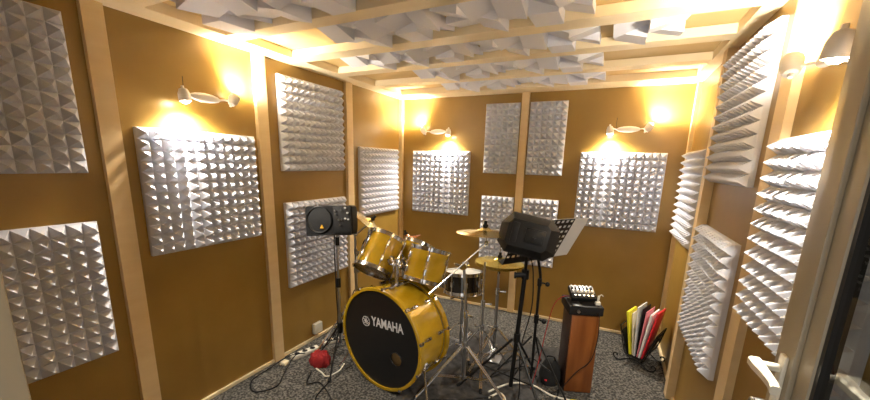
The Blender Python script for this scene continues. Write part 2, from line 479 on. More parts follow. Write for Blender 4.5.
# front head with a port hole
bm = new(); outer = []; inner = []
for i in range(72): outer.append(bm.verts.new(cB + nB*.0 + (aB*math.cos(2*PI*i/72) + up*math.sin(2*PI*i/72))*(RB+.002)))
for i in range(28): inner.append(bm.verts.new(cB + aB*(.150+.046*math.cos(2*PI*i/28)) + up*(-.095+.046*math.sin(2*PI*i/28))))
ed = [bm.edges.new((l[i], l[(i+1) % len(l)])) for l in (outer, inner) for i in range(len(l))]
bmesh.ops.triangle_fill(bm, edges=ed, use_beauty=True, use_dissolve=False)
fh = obj('front_head', bm, 'headb', bd)
bm = new(); torus(bm, cB + aB*.150 - up*.095 + nB*.002, nB, .047, .003, 32, 8); obj('port_ring', bm, 'headb', fh)
bm = new(); lathe(bm, cB - nB*LB_, -nB, [(RB, 0), (RB-.002, .002), (.001, .002)], 48, False, True); obj('rear_head', bm, 'headw', bd)
bm = new(); box(bm, -.12, .12, -.08, .08, -.13, .13, Matrix.Translation(cB - nB*.115 + aB*.12 - up*.13) @ Matrix.Rotation(-.2, 4, 'Z'), bev=.04)
obj('added_port_backing', bm, 'inner', bd)  # added tan block behind the port hole, standing in for the lit shell interior
for c, s in ((cB, 1), (cB - nB*LB_, -1)):
    bm = new()
    lathe(bm, c, nB*s, [(RB+.002, -.026), (RB+.021, -.026), (RB+.024, -.022), (RB+.024, .006), (RB+.020, .010), (RB+.002, .010), (RB+.002, -.026)], 72, False, False)
    h = obj('hoop', bm, 'amber', bd)
    if s < 0:
        bm = new(); torus(bm, c, nB, RB+.004, .004, 72, 8, .010); obj('hoop_inlay', bm, 'chrome', h)
# claws, rods and lugs round the shell
for i in range(10):
    A = 2*PI*(i+.35)/10; d = aB*math.cos(A) + up*math.sin(A); s = nB.cross(d)
    if d.z < -.93: continue
    M4 = Matrix(((*s, 0), (*d, 0), (*nB, 0), (0, 0, 0, 1))).transposed()
    for off in (-.085, -(LB_-.085)):
        bm = new(); Mx = M4.copy(); Mx.translation = cB + nB*off + d*RB
        box(bm, -.011, .011, -.002, .024, -.026, .026, Mx, bev=.005)
        lg = obj('lug', bm, 'chrome', bd)
        e0 = .008 if off > -.1 else -(LB_+.008)
        q0 = cB + nB*off + d*(RB+.016); q1 = cB + nB*e0 + d*(RB+.028)
        bm = new(); cyl(bm, q0, q1, .004, 8); obj('tension_rod', bm, 'chrome', lg)
        bm = new(); Mx = M4.copy(); sg = 1 if off > -.1 else -1
        Mx.translation = cB + nB*(e0 - sg*.012) + d*(RB+.020)
        box(bm, -.012, .012, -.006, .012, -.016, .016, Mx, bev=.004); obj('claw', bm, 'chrome', lg)
# spurs
for sx in (-1, 1):
    p = cB - nB*.10 + aB*(sx*RB*.93) - up*(.12)
    q = p + aB*(sx*.10) + nB*.10; q.z = .008
    bm = new(); cyl(bm, p - aB*sx*.01, q, .007, 10); ball(bm, q, .011); ball(bm, p, .020)
    obj('spur', bm, 'chrome', bd)
# lettering on the front head
def text_mesh(s, m, name, parent, o, ex, ey, width, height, ext=.0012):
    cu = bpy.data.curves.new('lettering', 'FONT'); cu.body = s; cu.extrude = .001; cu.offset = .02; cu.resolution_u = 4
    tmp = bpy.data.objects.new('lettering', cu); col.objects.link(tmp)
    dg = bpy.context.evaluated_depsgraph_get(); me = bpy.data.meshes.new_from_object(tmp.evaluated_get(dg))
    bpy.data.objects.remove(tmp); bpy.data.curves.remove(cu)
    xs = [v.co.x for v in me.vertices]; ys = [v.co.y for v in me.vertices]; zs = [v.co.z for v in me.vertices]
    cx, cy = (min(xs)+max(xs))/2, (min(ys)+max(ys))/2
    sx, sy = width/(max(xs)-min(xs)), height/(max(ys)-min(ys)); nn = ex.cross(ey).normalized()
    bm = new(); bm.from_mesh(me); bpy.data.meshes.remove(me)
    for v in bm.verts: v.co = o + ex*((v.co.x-cx)*sx) + ey*((v.co.y-cy)*sy) + nn*(ext*(1 if v.co.z > 0 else -.2))
    return obj(name, bm, m, parent, flat=True)
tilt = -.07
ex = (aB*math.cos(tilt) - up*math.sin(tilt)); ey = (up*math.cos(tilt) + aB*math.sin(tilt))
text_mesh('YAMAHA', 'silver', 'maker_lettering', fh, cB + aB*.066 + up*.124, ex, ey, .285, .066)
# round emblem: three crossed tuning forks inside a ring
bm = new(); o = cB - aB*.127 + up*.096; nn = nB
torus(bm, o + nn*.001, nn, .034, .0022, 36, 6, .001)
for k in range(3):
    A = PI/2 + k*2*PI/3; d = aB*math.cos(A) + up*math.sin(A); s = nn.cross(d)
    p0 = o + nn*.0012
    for w in (-.006, .006): cyl(bm, p0 + d*.010 + s*w, p0 + d*.031 + s*w, .0018, 6)
    cyl(bm, p0 + d*.010 - s*.006, p0 + d*.010 + s*.006, .0018, 6); cyl(bm, p0 + d*.010, p0 - d*.030, .0018, 6)
obj('tuning_fork_emblem', bm, 'silver', fh)

# toms and snare
n1 = ax(1.50, .90)
t1top = V((.722, 1.85, .964))
tom1 = drum('rack_tom', 'amber rack tom tilted steeply, above left side of the bass drum', t1top, n1, .140, .260, 'amber', 'headw', 6, .3, 'headc', 'tom drum')
n2 = ax(1.35, 1.22)
t2top = V((1.105, 1.83, .934))
tom2 = drum('rack_tom', 'amber rack tom standing nearly upright, above right side of the bass drum', t2top, n2, .140, .218, 'amber', 'headw', 6, .1, 'headc', 'tom drum')
t3top = V((.905, 2.03, .905)); n3 = ax(1.35, 1.0)
tom3 = drum('rack_tom', 'shaded amber tom seen between the two front toms, farther back', t3top, n3, .118, .20, 'amber', 'headw', 6, .2, 'headc', 'tom drum')
sn = drum('snare_drum', 'black snare drum with chrome lugs, behind the right rack tom', (1.205, 2.228, .680), (-.05, .10, 1), .140, .150, 'snare', 'headw', 8, .1, 'headc', 'snare drum', zl=(.075,))
# tom holder on the bass drum
th = thing('tom_holder', (.94, 1.64, .70), 'chrome double tom holder rising from the bass drum shell', 'drum hardware')
bp_ = cB - nB*.17 + up*RB
bm = new(); box(bm, bp_.x-.03, bp_.x+.03, bp_.y-.04, bp_.y+.04, bp_.z-.004, bp_.z+.012, bev=.006); obj('base_plate', bm, 'chrome', th)
bm = new(); cyl(bm, bp_, bp_ + up*.19, .015, 14); cyl(bm, bp_+up*.09, bp_+up*.145, .027, 14); cyl(bm, bp_+up*.16, bp_+up*.18, .022, 14); obj('post', bm, 'chrome', th)
for s, q in ((-1, t1top - n1*.15 + V((.138, -.06, 0))), (1, t2top - n2*.12 - V((.145, .0, 0)))):
    c = bp_ + up*.145 + V((s*.02, 0, 0))
    bm = new(); tube(bm, [c, c + V((s*.03, 0, .05)), q + V((-s*.02 if s > 0 else .03, 0, .03)), q], .008, 10); ball(bm, c, .021); ball(bm, q, .018)
    cyl(bm, c, c + V((0, -.045, .012)), .005, 8); box(bm, q.x-.018, q.x+.018, q.y-.018, q.y+.018, q.z-.022, q.z+.022, bev=.006)
    obj('tom_arm', bm, 'chrome', th)
q = t3top - n3*.12 + V((0, -.128, -.02)); c = bp_ + up*.15
bm = new(); tube(bm, [c, c + V((0, .06, .06)), q], .008, 10); ball(bm, q, .017); obj('tom_arm', bm, 'chrome', th)

# ---------------------------------------------------------------- cymbals and their stands
def cymbal(name, label, c, n, Rr, m, dome=.022):
    c = V(c); t = thing(name, c, label, 'cymbal')
    bm = new(); h = dome
    lathe(bm, c, n, [(Rr, -.012), (Rr*.7, -.002), (Rr*.28, .006), (Rr*.22, .010), (Rr*.15, .006+h*.7), (Rr*.05, .006+h), (.006, .006+h),
                     (.006, .003+h), (Rr*.05, .003+h), (Rr*.15, .003+h*.7), (Rr*.22, .007), (Rr*.28, .003), (Rr*.7, -.004), (Rr, -.0135), (Rr, -.012)], 64, False, False)
    obj('cymbal_plate', bm, m, t)
    bm = new(); lathe(bm, c, n, [(.016, h+.007), (.018, h+.014), (.015, h+.022)], 16); obj('felt_washer', bm, 'felt', t)
    bm = new(); cyl(bm, V(c)+V(n).normalized()*(h+.022), V(c)+V(n).normalized()*(h+.044), .010, 12); obj('wing_nut', bm, 'felt', t)
    return t
def tripod(t, base, zt, zb, rad, m, r=.0065, rot=.4, double=True, foot='felt', name='leg'):
    b = V(base)
    for k in range(3):
        A = 2*PI*k/3 + rot; d = V((math.cos(A), math.sin(A), 0)); s = V((-d.y, d.x, 0))
        bm = new()
        f = b + d*rad; f.z = .014
        for w in ((-.009, .009) if double else (0,)):
            cyl(bm, b + d*.02 + s*w + V((0, 0, zt)), f + s*w*.6, r, 8)
            cyl(bm, b + d*.015 + s*w + V((0, 0, zb)), (b + d*.02 + V((0, 0, zt))).lerp(f, .55) + s*w, r*.7, 6)
        lg = obj(name, bm, m, t)
        bm = new(); cyl(bm, f + V((0, 0, .014)) - d*.012, f + d*.016 + V((0, 0, -.004)), .011, 10); obj('rubber_foot', bm, foot, lg)
def clamp(bm, p, d=(1, 0, 0), r=.017, l=.05):
    p = V(p); d = V(d).normalized()
    cyl(bm, p - V((0, 0, .022)), p + V((0, 0, .022)), r, 14); cyl(bm, p, p + d*l, .005, 8)
    box(bm, -.014, .014, -.004, .004, -.008, .008, Matrix.Translation(p + d*l), bev=.003)

# right crash on a boom stand
bc = V((1.425, 1.735, 0))
st = thing('boom_cymbal_stand', bc, 'chrome boom cymbal stand with double-braced legs, right of the bass drum', 'cymbal stand')
tripod(st, bc, .33, .10, .36, 'chrome', .0065, rot=-2.3)
bm = new(); cyl(bm, bc + V((0, 0, .09)), bc + V((0, 0, .56)), .0125, 14); cyl(bm, bc + V((0, 0, .54)), bc + V((-.03, 0, .87)), .009, 12); obj('pole', bm, 'steel', st)
bm = new(); clamp(bm, bc + V((0, 0, .56)), (1, -.5, 0)); obj('clamp', bm, 'chrome', st)
bm = new(); clamp(bm, bc + V((-.0, 0, .34)), (-1, -.5, 0), .02); obj('clamp', bm, 'chrome', st)
ctr = bc + V((-.03, 0, .89)); crash_c = V((1.505, 1.79, 1.118)); e1 = V((1.52, 1.78, 1.045)); e0 = V((1.215, 1.60, .705))
bm = new(); cyl(bm, e0, e1, .005, 10); cyl(bm, e0, e0.lerp(e1, .12), .008, 10); obj('boom_arm', bm, 'chrome', st)
bm = new(); cyl(bm, ctr + V((-.0, -.03, -.0)), ctr + V((0, .03, 0)), .024, 16); clamp(bm, ctr, (-.7, -.7, .2), .014, .06); obj('boom_tilter', bm, 'chrome', st)
bm = new(); ball(bm, e1, .015); cyl(bm, e1, crash_c + V((0, 0, .04)), .004, 8); obj('cymbal_post', bm, 'chrome', st)
cymbal('crash_cymbal', 'bronze crash cymbal lying nearly level, just left of the large monitor', crash_c, ax(1.77, 1.52), .182, 'brass')

# hi-hat
hc = V((1.512, 2.16, 0))
hs = thing('hi_hat_stand', hc, 'chrome hi-hat stand carrying the pair of yellow cymbals', 'hi-hat stand')
tripod(hs, hc, .30, .08, .28, 'chrome', .006, rot=.1)
bm = new(); cyl(bm, hc + V((0, 0, .05)), hc + V((0, 0, .60)), .012, 14); cyl(bm, hc + V((0, 0, .58)), hc + V((0, 0, .79)), .009, 12); obj('pole', bm, 'steel', hs)
bm = new(); cyl(bm, hc + V((0, 0, .78)), hc + V((0, 0, .97)), .003, 8); obj('pull_rod', bm, 'chrome', hs)
bm = new(); clamp(bm, hc + V((0, 0, .60)), (1, .2, 0)); obj('clamp', bm, 'chrome', hs)
bm = new(); clamp(bm, hc + V((0, 0, .30)), (-1, .2, 0), .02); obj('clamp', bm, 'chrome', hs)
bm = new(); box(bm, hc.x-.05, hc.x+.05, hc.y-.02, hc.y+.26, .012, .024, bev=.004); obj('pedal', bm, 'steel', hs)
cymbal('hi_hat_cymbal', 'lower yellow bronze hi-hat cymbal', hc + V((0, 0, .800)), (0, .02, -1), .180, 'brassg', .018)
cymbal('hi_hat_cymbal', 'upper yellow bronze hi-hat cymbal', hc + V((0, 0, .838)), (0.03, .03, 1), .178, 'brassg', .018)
# plain stand in front of the hi-hat
xc = V((1.455, 1.99, 0))
xs_ = thing('straight_cymbal_stand', xc, 'bare chrome stand rising just in front of the hi-hat cymbals', 'cymbal stand')
tripod(xs_, xc, .34, .12, .26, 'chrome', .0062, rot=-1.2)
bm = new(); cyl(bm, xc + V((0, 0, .10)), xc + V((0, 0, .55)), .012, 14); cyl(bm, xc + V((0, 0, .53)), xc + V((0, 0, .86)), .008, 12); obj('pole', bm, 'chrome', xs_)
bm = new(); clamp(bm, xc + V((0, 0, .55)), (1, .3, 0)); obj('clamp', bm, 'chrome', xs_)
bm = new(); clamp(bm, xc + V((0, 0, .36)), (-1, .3, 0), .021); obj('clamp', bm, 'chrome', xs_)
# snare stand
ss = thing('snare_stand', (1.205, 2.228, 0), 'chrome stand cradling the black snare drum', 'snare stand')
tripod(ss, (1.205, 2.228, 0), .24, .08, .24, 'chrome', .0055, rot=1.2)
bm = new(); cyl(bm, (1.205, 2.228, .06), (1.205, 2.228, .45), .011, 12); obj('pole', bm, 'steel', ss)
for k in range(3):
    A = 2*PI*k/3+.3; d = V((math.cos(A), math.sin(A), 0)); b = V((1.205, 2.228, .45))
    bm = new(); tube(bm, [b, b + d*.09 + V((0, 0, .045)), b + d*.158 + V((0, 0, .052)), b + d*.162 + V((0, 0, .085))], .0055, 8); obj('basket_arm', bm, 'chrome', ss)
# left crash
lc = V((.395, 1.90, 0)); c2 = V((.54, 1.90, 1.068)); nn2 = V((.488, .363, .73)).normalized()
ls = thing('straight_cymbal_stand', lc, 'dark chrome cymbal stand beside the small monitor at the left wall', 'cymbal stand')
tripod(ls, lc, .44, .18, .35, 'chrome', .0062, rot=-2.12)
bm = new(); cyl(bm, lc + V((0, 0, .14)), lc + V((0, 0, .66)), .0125, 14); cyl(bm, lc + V((0, 0, .64)), lc + V((0, 0, .96)), .009, 12); obj('pole', bm, 'steel', ls)
bm = new(); clamp(bm, lc + V((0, 0, .66)), (1, -.6, 0)); obj('clamp', bm, 'steel', ls)
bm = new(); clamp(bm, lc + V((0, 0, .42)), (-1, -.5, 0), .021); obj('clamp', bm, 'steel', ls)
bm = new(); clamp(bm, lc + V((0, 0, .82)), (1, -.4, 0), .013); obj('clamp', bm, 'steel', ls)
bm = new(); cyl(bm, lc + V((0, 0, .95)), c2 - nn2*.02, .007, 10); cyl(bm, c2 - nn2*.02, c2 + nn2*.045, .004, 8); ball(bm, lc + V((0, 0, .96)), .018); ball(bm, c2 - nn2*.02, .012); obj('boom_arm', bm, 'chrome', ls)
cymbal('crash_cymbal', 'bronze crash cymbal tipped steeply, beside the small monitor', c2, nn2, .195, 'brass')
# ride behind the toms
rc = V((.735, 2.14, .925)); nr = V((-.36, -.05, .93)).normalized()
rs_ = thing('straight_cymbal_stand', (.60, 2.30, 0), 'cymbal stand mostly hidden behind the toms', 'cymbal stand')
tripod(rs_, (.60, 2.30, 0), .36, .12, .26, 'chrome', .006, rot=1.5)
bm = new(); cyl(bm, (.60, 2.30, .10), (.60, 2.30, .84), .011, 12); tube(bm, [(.60, 2.30, .84), rc - nr*.03, rc + nr*.045], .004, 8); obj('pole', bm, 'steel', rs_)
cymbal('ride_cymbal', 'copper-coloured cymbal edge peeking above the leftmost tom', V((.735, 2.14, .925)), V((-.36, -.05, .93)).normalized(), .115, 'copper')

# ---------------------------------------------------------------- small monitor on a microphone stand (left)
def local(o, fx, fz):
    """matrix with local -y looking along fx, z near fz"""
    f = V(fx).normalized(); x = f.cross(V(fz)).normalized(); z = x.cross(f).normalized()
    m = Matrix(((*x, 0), (*(-f), 0), (*z, 0), (0, 0, 0, 1))).transposed(); m.translation = V(o); return m
# x is to the viewer's left when looking at the face, so flip
def face_frame(o, f, roll=0):
    f = V(f).normalized(); x = V((0, 0, 1)).cross(f).normalized(); z = f.cross(x).normalized()
    xx = x*math.cos(roll) + z*math.sin(roll); zz = -x*math.sin(roll) + z*math.cos(roll)
    m = Matrix(((*xx, 0), (*(-f), 0), (*zz, 0), (0, 0, 0, 1))).transposed(); m.translation = V(o); return m
F = face_frame((.445, 1.545, 1.120), (.30, -.95, .12), R(4))
def P(m, x, y, z): return m @ V((x, y, z))
sp1 = thing('small_monitor', P(F, 0, .08, -.11), 'small black powered monitor with round grille and knobs on a stand', 'speaker')
def wedge(m, w, h, d, bw, bh, name, parent, mt='black', ch=.012, cut=0):
    bm = new(); rs = []
    def ring(y, a, b, c):
        return [P(m, sx*(a/2-cx), y, sz*(b/2-cz)) for sx, sz, cx, cz in
                ((-1, -1, c, 0), (1, -1, c, 0), (1, -1, 0, c), (1, 1, 0, c), (1, 1, c, 0), (-1, 1, c, 0), (-1, 1, 0, c), (-1, -1, 0, c))]
    rs.append(ring(0, w-.01, h-.01, ch)); rs.append(ring(.008, w, h, ch)); rs.append(ring(d*.45, w, h, ch))
    rs.append(ring(d-.01, bw, bh, ch)); rs.append(ring(d, bw-.015, bh-.015, ch))
    rings(bm, rs); return obj(name, bm, mt, parent, ang=25)
wedge(F, .345, .205, .20, .28, .15, 'cabinet', sp1)
bm = new(); c = P(F, -.066, -.001, .008); f = -(F.to_3x3() @ V((0, 1, 0)))
lathe(bm, c, f, [(.094, 0), (.094, .006), (.088, .009), (.084, .002), (.001, .007)], 40, False, True)
gr = obj('grille', bm, 'grille', sp1)
bm = new(); torus(bm, c + f*.005, f, .091, .004, 48, 8); obj('grille_ring', bm, 'blackmetal', gr)
bm = new()
for sx in (-1, 1):
    vs = [P(F, -.046+sx*q[0], -.014, -.048+q[1]) for q in ((.001, .020), (.013, -.004), (.001, -.004))] + [P(F, -.046+sx*q[0], -.005, -.048+q[1]) for q in ((.001, .020), (.013, -.004), (.001, -.004))]
    vv = [bm.verts.new(v) for v in vs]
    bm.faces.new(vv[:3]); bm.faces.new(vv[3:])
    for k in range(3): bm.faces.new((vv[k], vv[(k+1) % 3], vv[3+(k+1) % 3], vv[3+k]))
obj('badge', bm, 'orange', gr, 'small yellow triangular badge')
bm = new(); box(bm, .038, .166, -.006, .004, -.088, .098, F, bev=.003); cp = obj('control_panel', bm, 'grille', sp1)
for ix, iz in ((.058, .07), (.10, .07), (.13, .085), (.06, .045), (.08, .005), (.10, .005), (.128, .012), (.15, .006), (.09, -.03), (.145, .05)):
    bm = new(); p = P(F, ix, -.005, iz); cyl(bm, p, p + f*.014, .0062, 10); obj('knob', bm, 'knob' if ix > .1 else 'steel', cp)
bm = new(); box(bm, -.165, .165, -.007, 0, -.104, -.094, F, bev=.002); obj('lower_lip', bm, 'blackmetal', sp1)
b = V((.470, 1.60, 0))
ms = thing('microphone_stand', b, 'slim tripod stand under the small black monitor by the left wall', 'stand')
topz = P(F, .03, .10, -.095).z
tripod(ms, b, .30, .20, .24, 'blackmetal', .007, rot=-1.2, double=False)
bm = new(); cyl(bm, b + V((0, 0, .17)), b + V((0, 0, .66)), .011, 12); cyl(bm, b + V((0, 0, .62)), b + V((0, 0, topz+.005)), .008, 12); obj('pole', bm, 'steel', ms)
for z0_, z1_, r_ in ((.62, .69, .017), (.26, .34, .022), (topz-.08, topz-.02, .015)):
    bm = new(); cyl(bm, b + V((0, 0, z0_)), b + V((0, 0, z1_)), r_, 12); obj('clutch', bm, 'blackmetal', ms)

# ---------------------------------------------------------------- large monitor (seen from behind) on a black stand
ct = V((1.795, 1.735, 1.150))
G = face_frame(ct + V((.0, -.075, -.004)), (.16, -.98, .22), R(-10))       # local -y looks back at the doorway (the rear of the box)
sp2 = thing('large_monitor', ct - V((0, 0, .13)), 'large black plastic monitor seen from behind on a tall stand', 'speaker')
bm = new(); rs = []
def oct_(y, w, h, c, dz=0):
    return [P(G, *q) for q in ((-w/2+c, y, -h/2+dz), (w/2-c, y, -h/2+dz), (w/2, y, -h/2+c+dz), (w/2, y, h/2-c+dz), (w/2-c, y, h/2+dz), (-w/2+c, y, h/2+dz), (-w/2, y, h/2-c*1.4+dz), (-w/2, y, -h/2+c+dz))]
rs = [oct_(-.004, .21, .13, .02), oct_(0, .235, .155, .022), oct_(.06, .30, .22, .045), oct_(.13, .345, .25, .055), oct_(.17, .335, .24, .05)]
rings(bm, rs); cab = obj('cabinet', bm, 'black', sp2, ang=20)
bm = new(); box(bm, -.015, .095, -.012, 0, -.040, .045, G, bev=.004); rp = obj('rear_panel', bm, 'black', sp2)
bm = new(); box(bm, -.006, .086, -.015, -.011, -.031, .036, G, bev=.002); obj('recessed_plate', bm, 'black', rp)
bm = new(); p = P(G, .04, -.015, .0); fb = -(G.to_3x3() @ V((0, 1, 0))); cyl(bm, p, p + fb*.012, .010, 12); obj('jack_socket', bm, 'blackmetal', rp)
bm = new(); box(bm, -.09, -.055, -.008, 0, -.055, .06, G, bev=.003); obj('handle_rib', bm, 'black', sp2)
s0 = V((1.765, 1.86, 0))
ts = thing('monitor_stand', s0, 'black tripod stand holding the large monitor', 'stand')
tripod(ts, s0 - V((.03, 0, 0)), .40, .12, .36, 'blackmetal', .009, rot=-.75, double=False)
bm = new(); cyl(bm, s0 + V((-.04, 0, .05)), s0 + V((0, -.02, .86)), .014, 14); cyl(bm, s0 + V((0, -.02, .85)), s0 + V((.01, -.06, 1.03)), .010, 12); obj('pole', bm, 'blackmetal', ts)
for z, rr in ((.86, .024), (.42, .022)):
    bm = new(); cyl(bm, s0 + V((0-.02*(z < .5), -.01, z-.03)), s0 + V((0-.02*(z < .5), -.01, z+.03)), rr, 14); obj('clutch', bm, 'blackmetal', ts)
bm = new(); cyl(bm, s0 + V((0, -.02, .86)), s0 + V((-.055, -.05, .855)), .016, 14); cyl(bm, s0+V((-.05, -.05, .855)), s0+V((-.06, -.053, .855)), .020, 14); obj('lock_knob', bm, 'black', ts)

# ---------------------------------------------------------------- music stand with sheets
P0 = V((1.622, 1.81, .911)); az = .97; tau = .479; Wd = .458; hd_ = .335
Hx = V((math.cos(az), math.sin(az), 0)); Bk = V((math.sin(az), -math.cos(az), 0)); Ux = Bk*math.sin(tau) + V((0, 0, math.cos(tau)))
Nx = Hx.cross(Ux).normalized()
DM = Matrix(((*Hx, 0), (*Nx, 0), (*Ux, 0), (0, 0, 0, 1))).transposed(); DM.translation = P0
mb = V((1.83, 2.03, 0))
mu = thing('music_stand', mb, 'black perforated music stand behind the large monitor', 'music stand')
# desk plate with holes: grid of bars
bm = new()
nx_, nz_ = 11, 8; hw = .013
xs = [Wd*(i+.5)/nx_ for i in range(nx_)]; zs = [hd_*(j+.5)/nz_ for j in range(nz_)]
gx = sorted([0, Wd] + [x-hw for x in xs] + [x+hw for x in xs]); gz = sorted([0, hd_] + [z-hw*.8 for z in zs] + [z+hw*.8 for z in zs])
vg = [[[bm.verts.new(P(DM, x, y, z)) for z in gz] for x in gx] for y in (0, .0025)]
def solid(i, j): return not (i % 2 == 1 and j % 2 == 1 and 2 < j) or (i+j*3) % 4 == 9
I, J = len(gx)-1, len(gz)-1
for i in range(I):
    for j in range(J):
        if not solid(i, j): continue
        for k in (0, 1): bm.faces.new((vg[k][i][j], vg[k][i+1][j], vg[k][i+1][j+1], vg[k][i][j+1]))
        for di, dj, a, b_ in ((-1, 0, (i, j), (i, j+1)), (1, 0, (i+1, j), (i+1, j+1)), (0, -1, (i, j), (i+1, j)), (0, 1, (i, j+1), (i+1, j+1))):
            ii, jj = i+di, j+dj
            if ii < 0 or jj < 0 or ii >= I or jj >= J or not solid(ii, jj):
                bm.faces.new((vg[0][a[0]][a[1]], vg[0][b_[0]][b_[1]], vg[1][b_[0]][b_[1]], vg[1][a[0]][a[1]]))
obj('desk', bm, 'blackmetal', mu, flat=True)
sgn = 1
bm = new(); box(bm, 0, Wd, -.05, .0, -.003, .0, DM); obj('lip', bm, 'blackmetal', mu, flat=True)
midp = P(DM, Wd*.5, 0, .10)
bm = new(); tube(bm, [mb + V((0, 0, .04)), mb + V((0, 0, .70)), mb + V((0, 0, .82)), midp + Nx*.02], .0095, 10, sub=4); obj('pole', bm, 'blackmetal', mu)
bm = new(); cyl(bm, mb + V((0, 0, .47)), mb + V((0, 0, .53)), .017, 14); cyl(bm, mb + V((0, 0, .50)), mb + V((.05, -.02, .50)), .006, 8); ball(bm, mb + V((.055, -.022, .50)), .017); obj('clutch_knob', bm, 'blackmetal', mu)
bm = new(); cyl(bm, mb + V((0, 0, .74)), mb + V((0, 0, .79)), .015, 14); cyl(bm, mb + V((0, 0, .765)), mb + V((.05, -.02, .765)), .006, 8); ball(bm, mb + V((.055, -.022, .765)), .016); obj('clutch_knob', bm, 'blackmetal', mu)
tripod(mu, mb, .37, .20, .33, 'blackmetal', .007, rot=-.55, double=False)
# sheets rest on the drummer's side of the desk
def sheet(x0_, x1_, z0_, z1_, y, label, m):
    bm = new(); box(bm, x0_, x1_, y-.002, y, z0_, z1_, DM); o = obj('sheet_music', bm, m, flat=True)
    c = P(DM, (x0_+x1_)/2, y, z0_)
    for v in o.data.vertices: v.co -= c
    o.location = c; tag(o, label, 'paper')
sheet(.17, .60, .002, .325, -.002, 'white sheet sticking out past the right side of the music stand', 'paper')

# ---------------------------------------------------------------- tall wooden box with amplifier and mixer
f0 = V((2.051, 2.049, 0)); f1 = V((2.225, 2.112, 0)); fx = (f1-f0).normalized(); fy = V((-fx.y, fx.x, 0))
BM = Matrix(((*fx, 0), (*fy, 0), (0, 0, 1, 0), (0, 0, 0, 1))).transposed(); BM.translation = f0
wb_w, wb_d, wb_h = (f1-f0).length, .20, .575
wb = thing('wooden_box', f0, 'tall narrow red-brown wooden box with dark sides standing on the carpet', 'box')
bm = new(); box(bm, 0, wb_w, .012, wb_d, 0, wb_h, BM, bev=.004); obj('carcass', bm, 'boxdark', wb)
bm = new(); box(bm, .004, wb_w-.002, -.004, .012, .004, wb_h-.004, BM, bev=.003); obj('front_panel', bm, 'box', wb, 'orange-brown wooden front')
am = thing('amplifier', P(BM, 0, 0, wb_h), 'black flat amplifier case on top of the wooden box', 'amplifier')
bm = new(); box(bm, -.022, wb_w+.012, -.018, wb_d, wb_h+.001, wb_h+.062, BM, bev=.006); obj('case', bm, 'black', am)
bm = new(); box(bm, -.006, .055, -.030, .12, wb_h+.062, wb_h+.070, BM, bev=.003); obj('top_plate', bm, 'blackmetal', am)
bm = new(); c = P(BM, .035, -.018, wb_h+.03); cyl(bm, c, c - fy*.014, .010, 12); obj('dial', bm, 'steel', am)
mx = thing('mixer', P(BM, .0, .06, wb_h+.07), 'small grey mixer with a row of white knobs on the amplifier', 'mixer')
bm = new(); MX = BM @ Matrix.Translation((0.002, .045, wb_h+.074)) @ Matrix.Rotation(R(20), 4, 'X')
box(bm, 0, .165, 0, .13, 0, .030, MX, bev=.004); obj('case', bm, 'blackmetal', mx)
bm = new(); box(bm, .004, .161, .052, .126, .030, .033, MX, bev=.001); fp = obj('faceplate', bm, 'steel', mx)
for j, zz in enumerate((.115, .092, .068)):
    for i in range(6):
        bm = new(); p = MX @ V((.018+i*.025, zz, .033)); q = MX @ V((.018+i*.025, zz, .043)); cyl(bm, p, q, .0065, 10); obj('knob', bm, 'knob' if j != 1 else 'black', fp)
for i in range(5):
    bm = new(); p = MX @ V((.025+i*.028, .024, .030)); q = MX @ V((.025+i*.028, .024, .037)); cyl(bm, p, q, .008, 10); obj('socket', bm, 'chrome', mx)
ad = thing('power_adapter', P(BM, wb_w-.015, .03, wb_h+.062), 'small cream plug adapter standing on the right end of the amplifier', 'adapter')
bm = new(); box(bm, wb_w-.032, wb_w+.0, .02, .05, wb_h+.0625, wb_h+.085, BM, bev=.003); cyl(bm, P(BM, wb_w-.016, .035, wb_h+.08), P(BM, wb_w-.012, .035, wb_h+.125), .007, 10)
obj('body', bm, 'whitepl', ad)
bm = new(); tube(bm, [P(BM, wb_w-.012, .035, wb_h+.122), P(BM, wb_w+.0, .03, wb_h+.135), P(BM, wb_w+.012, .03, wb_h+.125)], .003, 6); obj('lead', bm, 'whitepl', ad)
# black gear bag leaning on the box
bg = V((1.945, 2.12, 0))
bag = thing('gear_bag', bg, 'small black soft bag on the carpet against the wooden box', 'bag')
bm = new(); rs = []
random.seed(4)
for z, a, b2 in ((.0, .062, .070), (.03, .074, .082), (.08, .072, .078), (.13, .060, .066), (.165, .040, .046), (.18, .018, .02)):
    rs.append([bg + V((a*math.cos(2*PI*k/18)*(1+.06*math.sin(3*k+z*30)), b2*math.sin(2*PI*k/18)*(1+.05*math.cos(2*k+z*20)), z+.004)) for k in range(18)])
rings(bm, rs); obj('body', bm, 'felt', bag)
bm = new(); tube(bm, [bg + V((-.03, 0, .165)), bg + V((-.025, -.02, .205)), bg + V((.02, -.02, .21)), bg + V((.03, 0, .165))], .005, 8); obj('strap', bm, 'black', bag)
bm = new(); box(bm, bg.x-.022, bg.x-.006, bg.y-.090, bg.y-.084, .05, .062, bev=.002); obj('tag', bm, 'red', bag, 'tiny red tag')

